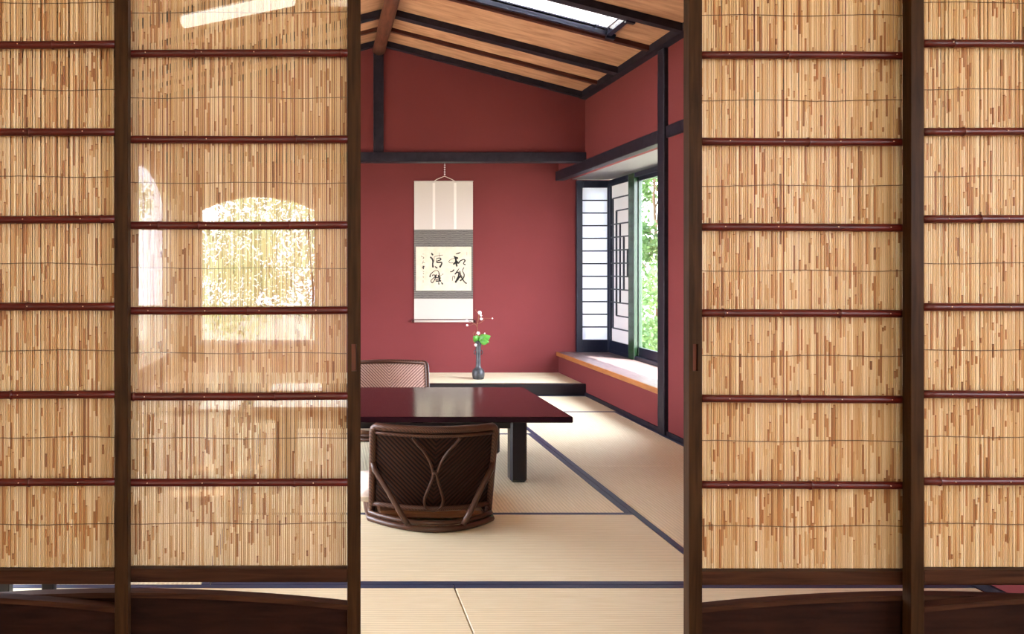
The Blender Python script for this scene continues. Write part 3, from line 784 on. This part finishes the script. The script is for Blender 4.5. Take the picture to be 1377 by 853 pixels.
ST = [([(643.5, 470), (642, 450), (641, 438), (643, 425), (642, 420)], .0028), ([(641, 438), (634, 433), (628, 431), (626, 430)], .0018), ([(641, 436), (646, 434), (651, 430)], .0014),
      ([(642, 428), (647, 428), (655, 428), (661, 428)], .0012), ([(643.5, 462), (638, 446), (635.5, 448), (637.5, 463)], .0018), ([(642, 420), (638.5, 416.5), (640, 416)], .0013), ([(641, 440), (640, 436), (636, 436), (629, 438)], .0013)]
for p, r in ST: MB().tube([fp(a, b, -.012*i) for i, (a, b) in enumerate(p)], r, 6).build('stem', M['stem'], fl)
def leaf(px, py, ang, L_, Wd, dy):
    c0 = Vector(fp(px, py, dy))
    def fn(i, j):
        s = i; w = math.sin(PI*s**.75)*Wd; y = (j*2-1)*w
        q = Vector((s*L_, .15*abs(y)-.03*s, y*1.0)); q.rotate(Matrix.Rotation(-ang, 3, 'Y')); q.y += .4*abs(y) - .02*math.sin(s*3)
        return c0+q
    MB().sheet(fn, 10, 6, (0, .0008, 0)).build('leaf', M['leaf'], fl)
leaf(643, 458, .42, .115, .045, -.03); leaf(643, 458, 2.5, .07, .036, -.015); leaf(644, 459, .0, .08, .03, -.05); leaf(643, 459, 1.25, .055, .03, .0)
def bloom(px, py, r, dy, seed):
    r *= .8; mb = MB(); c0 = Vector(fp(px, py, dy)); rg = random.Random(seed)
    mb.lathe([(.15*r, -.9*r), (.5*r, -.55*r), (.42*r, .1*r), (.12*r, .5*r)], c0, 10)
    for k in range(5):
        a_ = k*2*PI/5 + rg.random()
        def fn(i, j, a_=a_):
            s = i; w = math.sin(PI*min(.98, s*.85+.08))*r*.5*(j*2-1)
            q = Vector((s*r*.95, w, .35*r*s-.5*r*s*s)); q.rotate(Matrix.Rotation(a_, 3, 'Z')); q.rotate(Matrix.Rotation(1.1, 3, 'X')); return c0+q
        mb.sheet(fn, 5, 4, (0, 0, .0006))
    mb.build('blossom', M['petal'], fl)
for i, (a, b, r, d) in enumerate([(643.5, 420, .026, -.06), (646, 428.5, .018, -.05), (627, 431, .017, -.04), (627, 437, .014, -.05), (661, 428, .009, -.04), (641.5, 447.5, .022, -.06), (638.5, 463.5, .019, -.05), (650.5, 448, .010, -.05), (645, 424, .014, -.07)]): bloom(a, b, r, d, i)

# ------------------------------------------------------------------ low stand glimpsed under the outer left screen
ls = thing('low_stand', 'small dark stand whose legs show through the slit under the far left screen', 'stand', (-.98, 3.02, 0))
MB().box(-.28, .30, -.12, .22, .22, .25, .004).build('stand_top', M['black_lacquer'], ls)
for (xa, ya) in ((-.105, -.08), (.0455, -.08), (-.105, .16), (.0455, .16)):
    MB().box(xa-.02, xa+.02, ya-.02, ya+.02, .002, .22, .002).build('leg', M['black_lacquer'], ls)

# ------------------------------------------------------------------ lobby (seen mirrored in the glazed screen, and the source of the front light)
LX0, LX1, LY, LZ = -1.75, 3.7, -6.1, 2.9
def arch_pts(a0, a1, z0, zs_, rise, n=16):
    P_ = [(a0, z0), (a1, z0)]
    for i in range(n+1):
        t_ = i/n; P_.append((a1+(a0-a1)*t_, zs_ + rise*(1-(2*t_-1)**2)))
    return P_
def arch_wall(mb, axis, c0, c1, A0, A1, Zt, a0, a1, z0, zs_, rise, n=16):
    """rectangular wall A0..A1 x 0..Zt with an arched opening"""
    mb.prism([(A0, 0), (a0, 0), (a0, Zt), (A0, Zt)], axis, c0, c1); mb.prism([(a1, 0), (A1, 0), (A1, Zt), (a1, Zt)], axis, c0, c1)
    if z0 > 0: mb.prism([(a0, 0), (a1, 0), (a1, z0), (a0, z0)], axis, c0, c1)
    for i in range(n):
        t0, t1 = i/n, (i+1)/n; xa, xb = a0+(a1-a0)*t0, a0+(a1-a0)*t1
        za, zb = zs_+rise*(1-(2*t0-1)**2), zs_+rise*(1-(2*t1-1)**2)
        mb.prism([(xa, za), (xb, zb), (xb, Zt), (xa, Zt)], axis, c0, c1)
dist = 2*YI - LY     # mirrored distance of the lobby's back wall
ax0, ax1 = (270-CX)*dist/F, (423-CX)*dist/F
az0, azs, azt = CZ-(458-CY)*dist/F, CZ-(282-CY)*dist/F, CZ-(264-CY)*dist/F
wb = MB(); arch_wall(wb, 'y', LY-.12, LY, LX0-.1, LX1+.1, LZ+.1, ax0, ax1, az0, azs, azt-azs)
struct('wall_lobby_back', wb, M['cream'])
w5 = tag(empty('window_5', (0, LY-.06, 0)), kind='structure')
MB().box(ax0-.06, ax1+.06, -.0, .10, az0-.05, az0).build('sill', M['white'], w5)
MB().prism(arch_pts(ax0, ax1, az0, azs, azt-azs), 'y', -.003, .003).build('pane', M['glass'], w5)
# side wall of the lobby with a tall arched opening
sy0, sy1 = -5.6, -3.35
wl_ = MB(); arch_wall(wl_, 'x', LX0-.1, LX0, LY, 2.2, LZ+.1, sy0, sy1, .15, 1.9, .28)
struct('wall_lobby_left', wl_, M['cream'])
w6 = tag(empty('window_6', (LX0-.05, 0, 0)), kind='structure')
MB().prism(arch_pts(sy0, sy1, .15, 1.9, .28), 'x', -.003, .003).build('pane', M['glass'], w6)
# right side: two wide unseen windows added for soft fill daylight
ry = [(-4.6, -1.9), (-1.4, 1.3)]
wr = MB().box(LX1, LX1+.1, LY, 2.2, 0, 1.1).box(LX1, LX1+.1, LY, 2.2, 2.05, LZ+.1)
edges = [LY, ry[0][0], ry[0][1], ry[1][0], ry[1][1], 2.2]
for i in (0, 2, 4): wr.box(LX1, LX1+.1, edges[i], edges[i+1], 1.1, 2.05)
struct('wall_lobby_right', wr, M['cream'])
for i, (a, b) in enumerate(ry):
    w7 = tag(empty('window_%d' % (7+i), (LX1+.05, 0, 0)), kind='structure')
    f = MB()
    for q in (a+.025, (a+b)/2, b-.025): f.box(-.03, .03, q-.025, q+.025, 1.1, 2.05)
    f.box(-.03, .03, a, b, 1.1, 1.15).box(-.03, .03, a, b, 2.0, 2.05); f.build('frame', M['lobby_brown'], w7)
    MB().box(-.003, .003, a, b, 1.15, 2.0).build('pane', M['glass'], w7)
# lobby ceiling with an unseen opening added to throw sun on the bench table
sun_dir = Vector((-.28, .30, -1)).normalized()
def up(x, y, z0, z1): k_ = (z1-z0)/(-sun_dir.z); return x - sun_dir.x*k_, y - sun_dir.y*k_
tx0, tx1, ty0, ty1, tz = -.36, .35, -.62, -.06, .42
hx0, hy0 = up(tx0-.28, ty0-.1, tz, LZ); hx1, hy1 = up(tx1+.05, ty1+.03, tz, LZ)
cl = MB().box(LX0-.1, hx0, LY, 2.2, LZ, LZ+.08).box(hx1, LX1+.1, LY, 2.2, LZ, LZ+.08).box(hx0, hx1, LY, hy0, LZ, LZ+.08).box(hx0, hx1, hy1, 2.2, LZ, LZ+.08)
struct('ceiling_lobby', cl, M['cream'])
w9 = tag(empty('window_9', (0, 0, LZ+.06)), kind='structure')
MB().box(hx0, hx1, hy0, hy1, -.003, .003).build('pane', M['glass'], w9)
# lobby furniture
bt = thing('bench_table', 'white-topped low wooden table mirrored in the glazed left screen', 'table', (0, 0, 0))
MB().box(tx0, tx1, ty0, ty1, tz-.02, tz, .003).build('tabletop', M['white'], bt)
MB().box(tx0+.01, tx1-.01, ty0+.01, ty1-.01, tz-.07, tz-.0205).build('apron', M['lobby_brown'], bt)
for xa in (tx0+.17, tx1-.06):
    for ya in (ty0+.05, ty1-.05): MB().box(xa-.05, xa+.05, ya-.035, ya+.035, .001, tz-.071, .004).build('leg', M['lobby_brown'], bt)
bx = MB().box(-.29, .0, -.60, -.36, tz+.001, tz+.05, .012).build('folded_cloth', M['white']); tag(bx, 'folded white cloth lying on the mirrored low table', 'cloth')
st = thing('bench', 'pale bench beside the white-topped table, mirrored in the glazed screen', 'bench', (-.75, -.35, 0))
MB().box(-.28, .30, -.2, .2, .36, .40, .01).build('seat', M['white'], st)
for xa in (-.22, .22):
    for ya in (-.15, .15): MB().box(xa-.025, xa+.025, ya-.025, ya+.025, .001, .3595).build('leg', M['lobby_brown'], st)

def ceiling_lamp(c, d, L_, label):
    o = thing('ceiling_lamp', label, 'lamp', (c[0], c[1], LZ), math.atan2(d[1], d[0]), 'tube lamps on the lobby ceiling')
    MB().box(-L_/2-.03, L_/2+.03, -.06, .06, -.04, -.001, .004).build('housing', M['lamp_metal'], o)
    MB().tube([(-L_/2, 0, -.07), (L_/2, 0, -.07)], .045, 12).build('diffuser', M['lamp'], o)
zl = LZ-.07
def refl(px, py):
    d_ = (zl-CZ)*F/(CY-py); return ((px-CX)*d_/F, 2*YI-d_)
pa, pb = refl(247, 27), refl(392, -4)
cc = ((pa[0]+pb[0])/2, (pa[1]+pb[1])/2); dd = (pb[0]-pa[0], pb[1]-pa[1])
ceiling_lamp(cc, dd, math.hypot(*dd), 'tube lamp on the lobby ceiling, mirrored at the top of the glazed screen')
ceiling_lamp((1.6, -.3), (1, 0), 1.2, 'tube lamp on the lobby ceiling behind the viewer, right side')  # unseen lamp added to warm the front of the reed screens
ceiling_lamp((1.2, -2.6), (1, 0), 1.2, 'tube lamp on the lobby ceiling farther behind the viewer')  # another unseen lamp added for the same front fill

# ------------------------------------------------------------------ garden
struct('ground', MB().add([(-30, -30, -.4), (30, -30, -.4), (30, 35, -.4), (-30, 35, -.4)], [(0, 1, 2, 3)]), M['moss'])
def tree(name, label, cat, loc, h, rad, nleaf, m, seed, size=.06, zlo=.15, tk=1.0, grp='trees in the garden'):
    rg = np.random.default_rng(seed); root = thing(name, label, cat, loc, 0, grp)
    tr = MB(); tr.tube([(0, 0, 0), (.05, .03, h*.3), (-.03, .05, h*.6), (.02, 0, h*.9)], [.09*tk, .075*tk, .05*tk, .02*tk], 8)
    cl_ = []
    for i in range(16):
        a_ = rg.uniform(0, 2*PI); zz = h*rg.uniform(zlo, .97); rr = rad*rg.uniform(.35, .85)*math.sqrt(max(.15, 1-((zz/h-.5)*1.6)**2))
        c_ = Vector((rr*math.cos(a_), rr*math.sin(a_), zz)); cl_.append((c_, rad*rg.uniform(.32, .5)))
        tr.tube([(0, .03, zz*.6), tuple(c_*.6 + Vector((0, 0, zz*.25))), tuple(c_)], [.03*tk, .018*tk, .006*tk], 5)
    tr.build('trunk', M['trunk'], root)
    vs = []; fs = []
    for i in range(nleaf):
        c_, r_ = cl_[rg.integers(0, len(cl_))]
        d = rg.normal(size=3); d /= np.linalg.norm(d); p = np.array(c_) + d*r_*rg.uniform(.4, 1)**.5*np.array((1, 1, .8))
        u = rg.normal(size=3); u /= np.linalg.norm(u); w_ = np.cross(u, rg.normal(size=3)); w_ /= np.linalg.norm(w_); s_ = size*rg.uniform(.6, 1.4)
        n_ = np.cross(u, w_)
        i0 = len(vs); vs += [tuple(p), tuple(p+u*s_*.5+w_*s_*.32+n_*.01), tuple(p+u*s_*1.1), tuple(p+u*s_*.5-w_*s_*.32+n_*.01)]; fs.append((i0, i0+1, i0+2, i0+3))
    me = bpy.data.meshes.new('foliage'); me.from_pydata(vs, [], fs); me.materials.append(m); me.update()
    o = bpy.data.objects.new('foliage', me); COL.objects.link(o); o.parent = root
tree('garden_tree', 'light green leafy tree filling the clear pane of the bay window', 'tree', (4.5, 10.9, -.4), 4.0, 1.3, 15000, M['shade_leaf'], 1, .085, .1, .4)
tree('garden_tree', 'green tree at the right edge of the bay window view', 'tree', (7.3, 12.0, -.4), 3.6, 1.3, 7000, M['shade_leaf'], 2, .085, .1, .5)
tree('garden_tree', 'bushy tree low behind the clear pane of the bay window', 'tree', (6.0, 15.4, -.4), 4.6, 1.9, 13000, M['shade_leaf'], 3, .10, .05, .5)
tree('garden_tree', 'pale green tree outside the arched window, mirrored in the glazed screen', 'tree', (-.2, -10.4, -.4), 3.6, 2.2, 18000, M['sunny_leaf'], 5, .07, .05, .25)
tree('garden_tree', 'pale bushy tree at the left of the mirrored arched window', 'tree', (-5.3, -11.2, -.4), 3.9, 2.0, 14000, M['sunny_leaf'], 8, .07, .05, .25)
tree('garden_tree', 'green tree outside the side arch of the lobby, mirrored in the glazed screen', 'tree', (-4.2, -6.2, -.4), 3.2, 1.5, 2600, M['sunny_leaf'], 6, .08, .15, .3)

# ------------------------------------------------------------------ light
wld = bpy.data.worlds.new('World'); S.world = wld; wld.use_nodes = True
bg = wld.node_tree.nodes['Background']; bg.inputs[0].default_value = (.86, .89, 1.0, 1); bg.inputs[1].default_value = 13.0
sd = bpy.data.lights.new('sun', 'SUN'); sd.energy = 22; sd.angle = .01; sd.color = (1, .95, .86)
so = bpy.data.objects.new('sun', sd); COL.objects.link(so); so.rotation_euler = sun_dir.to_track_quat('-Z', 'Y').to_euler()
def portal(c, size, d):
    l = bpy.data.lights.new('window_portal', 'AREA'); l.shape = 'RECTANGLE'; l.size, l.size_y = size; l.cycles.is_portal = True
    o = bpy.data.objects.new('window_portal', l); COL.objects.link(o); o.location = c
    o.rotation_euler = Vector(d).to_track_quat('-Z', 'Y' if abs(d[2]) < .9 else 'X').to_euler()
portal((XL-.12, (LW0+LW1)/2, (LZ0+LZ1)/2), (LW1-LW0, LZ1-LZ0), (1, 0, 0))
portal((BX+.06, 7.15, 1.15), (2.5, 1.6), (-1, 0, 0))
portal(((gx0+gx1)/2, YB+.13, 1.15), (.36, 1.6), (0, -1, 0))
portal((LX1+.12, (ry[0][0]+ry[0][1])/2, 1.5), (2.7, 1.2), (-1, 0, 0)); portal((LX1+.12, (ry[1][0]+ry[1][1])/2, 1.5), (2.7, 1.2), (-1, 0, 0))
portal(((ax0+ax1)/2, LY-.15, (az0+azt)/2), (ax1-ax0, azt-az0), (0, 1, 0))
portal((LX0-.12, (sy0+sy1)/2, 1.15), (sy1-sy0, 2.05), (1, 0, 0))
portal(((hx0+hx1)/2, (hy0+hy1)/2, LZ+.1), (hx1-hx0, hy1-hy0), (0, 0, -1))
portal(((SX0+SX1)/2, (SY0+SY1)/2, RZ+.1), (1.4, .5), (0, 0, -1))

# ------------------------------------------------------------------ camera
cd = bpy.data.cameras.new('camera'); cam = bpy.data.objects.new('camera', cd); COL.objects.link(cam)
cam.location = (0, 0, CZ); cam.rotation_euler = (PI/2, 0, 0)
cd.sensor_fit = 'HORIZONTAL'; cd.sensor_width = 36; cd.lens = 36*F/1377
cd.shift_x = (688.5-CX)/1377; cd.shift_y = -(426.5-CY)/1377
cd.clip_start = .05; cd.clip_end = 200
S.camera = cam
S.view_settings.view_transform = 'Standard'; S.view_settings.look = 'None'; S.view_settings.gamma = 1; S.view_settings.use_curve_mapping = False
S.view_settings.exposure = 0.95
cy = S.cycles; cy.use_denoising = True; cy.max_bounces = 10; cy.diffuse_bounces = 5; cy.transparent_max_bounces = 12
cy.sample_clamp_indirect = 8; cy.caustics_reflective = False; cy.caustics_refractive = False
try: cy.denoiser = 'OPENIMAGEDENOISE'
except Exception: pass
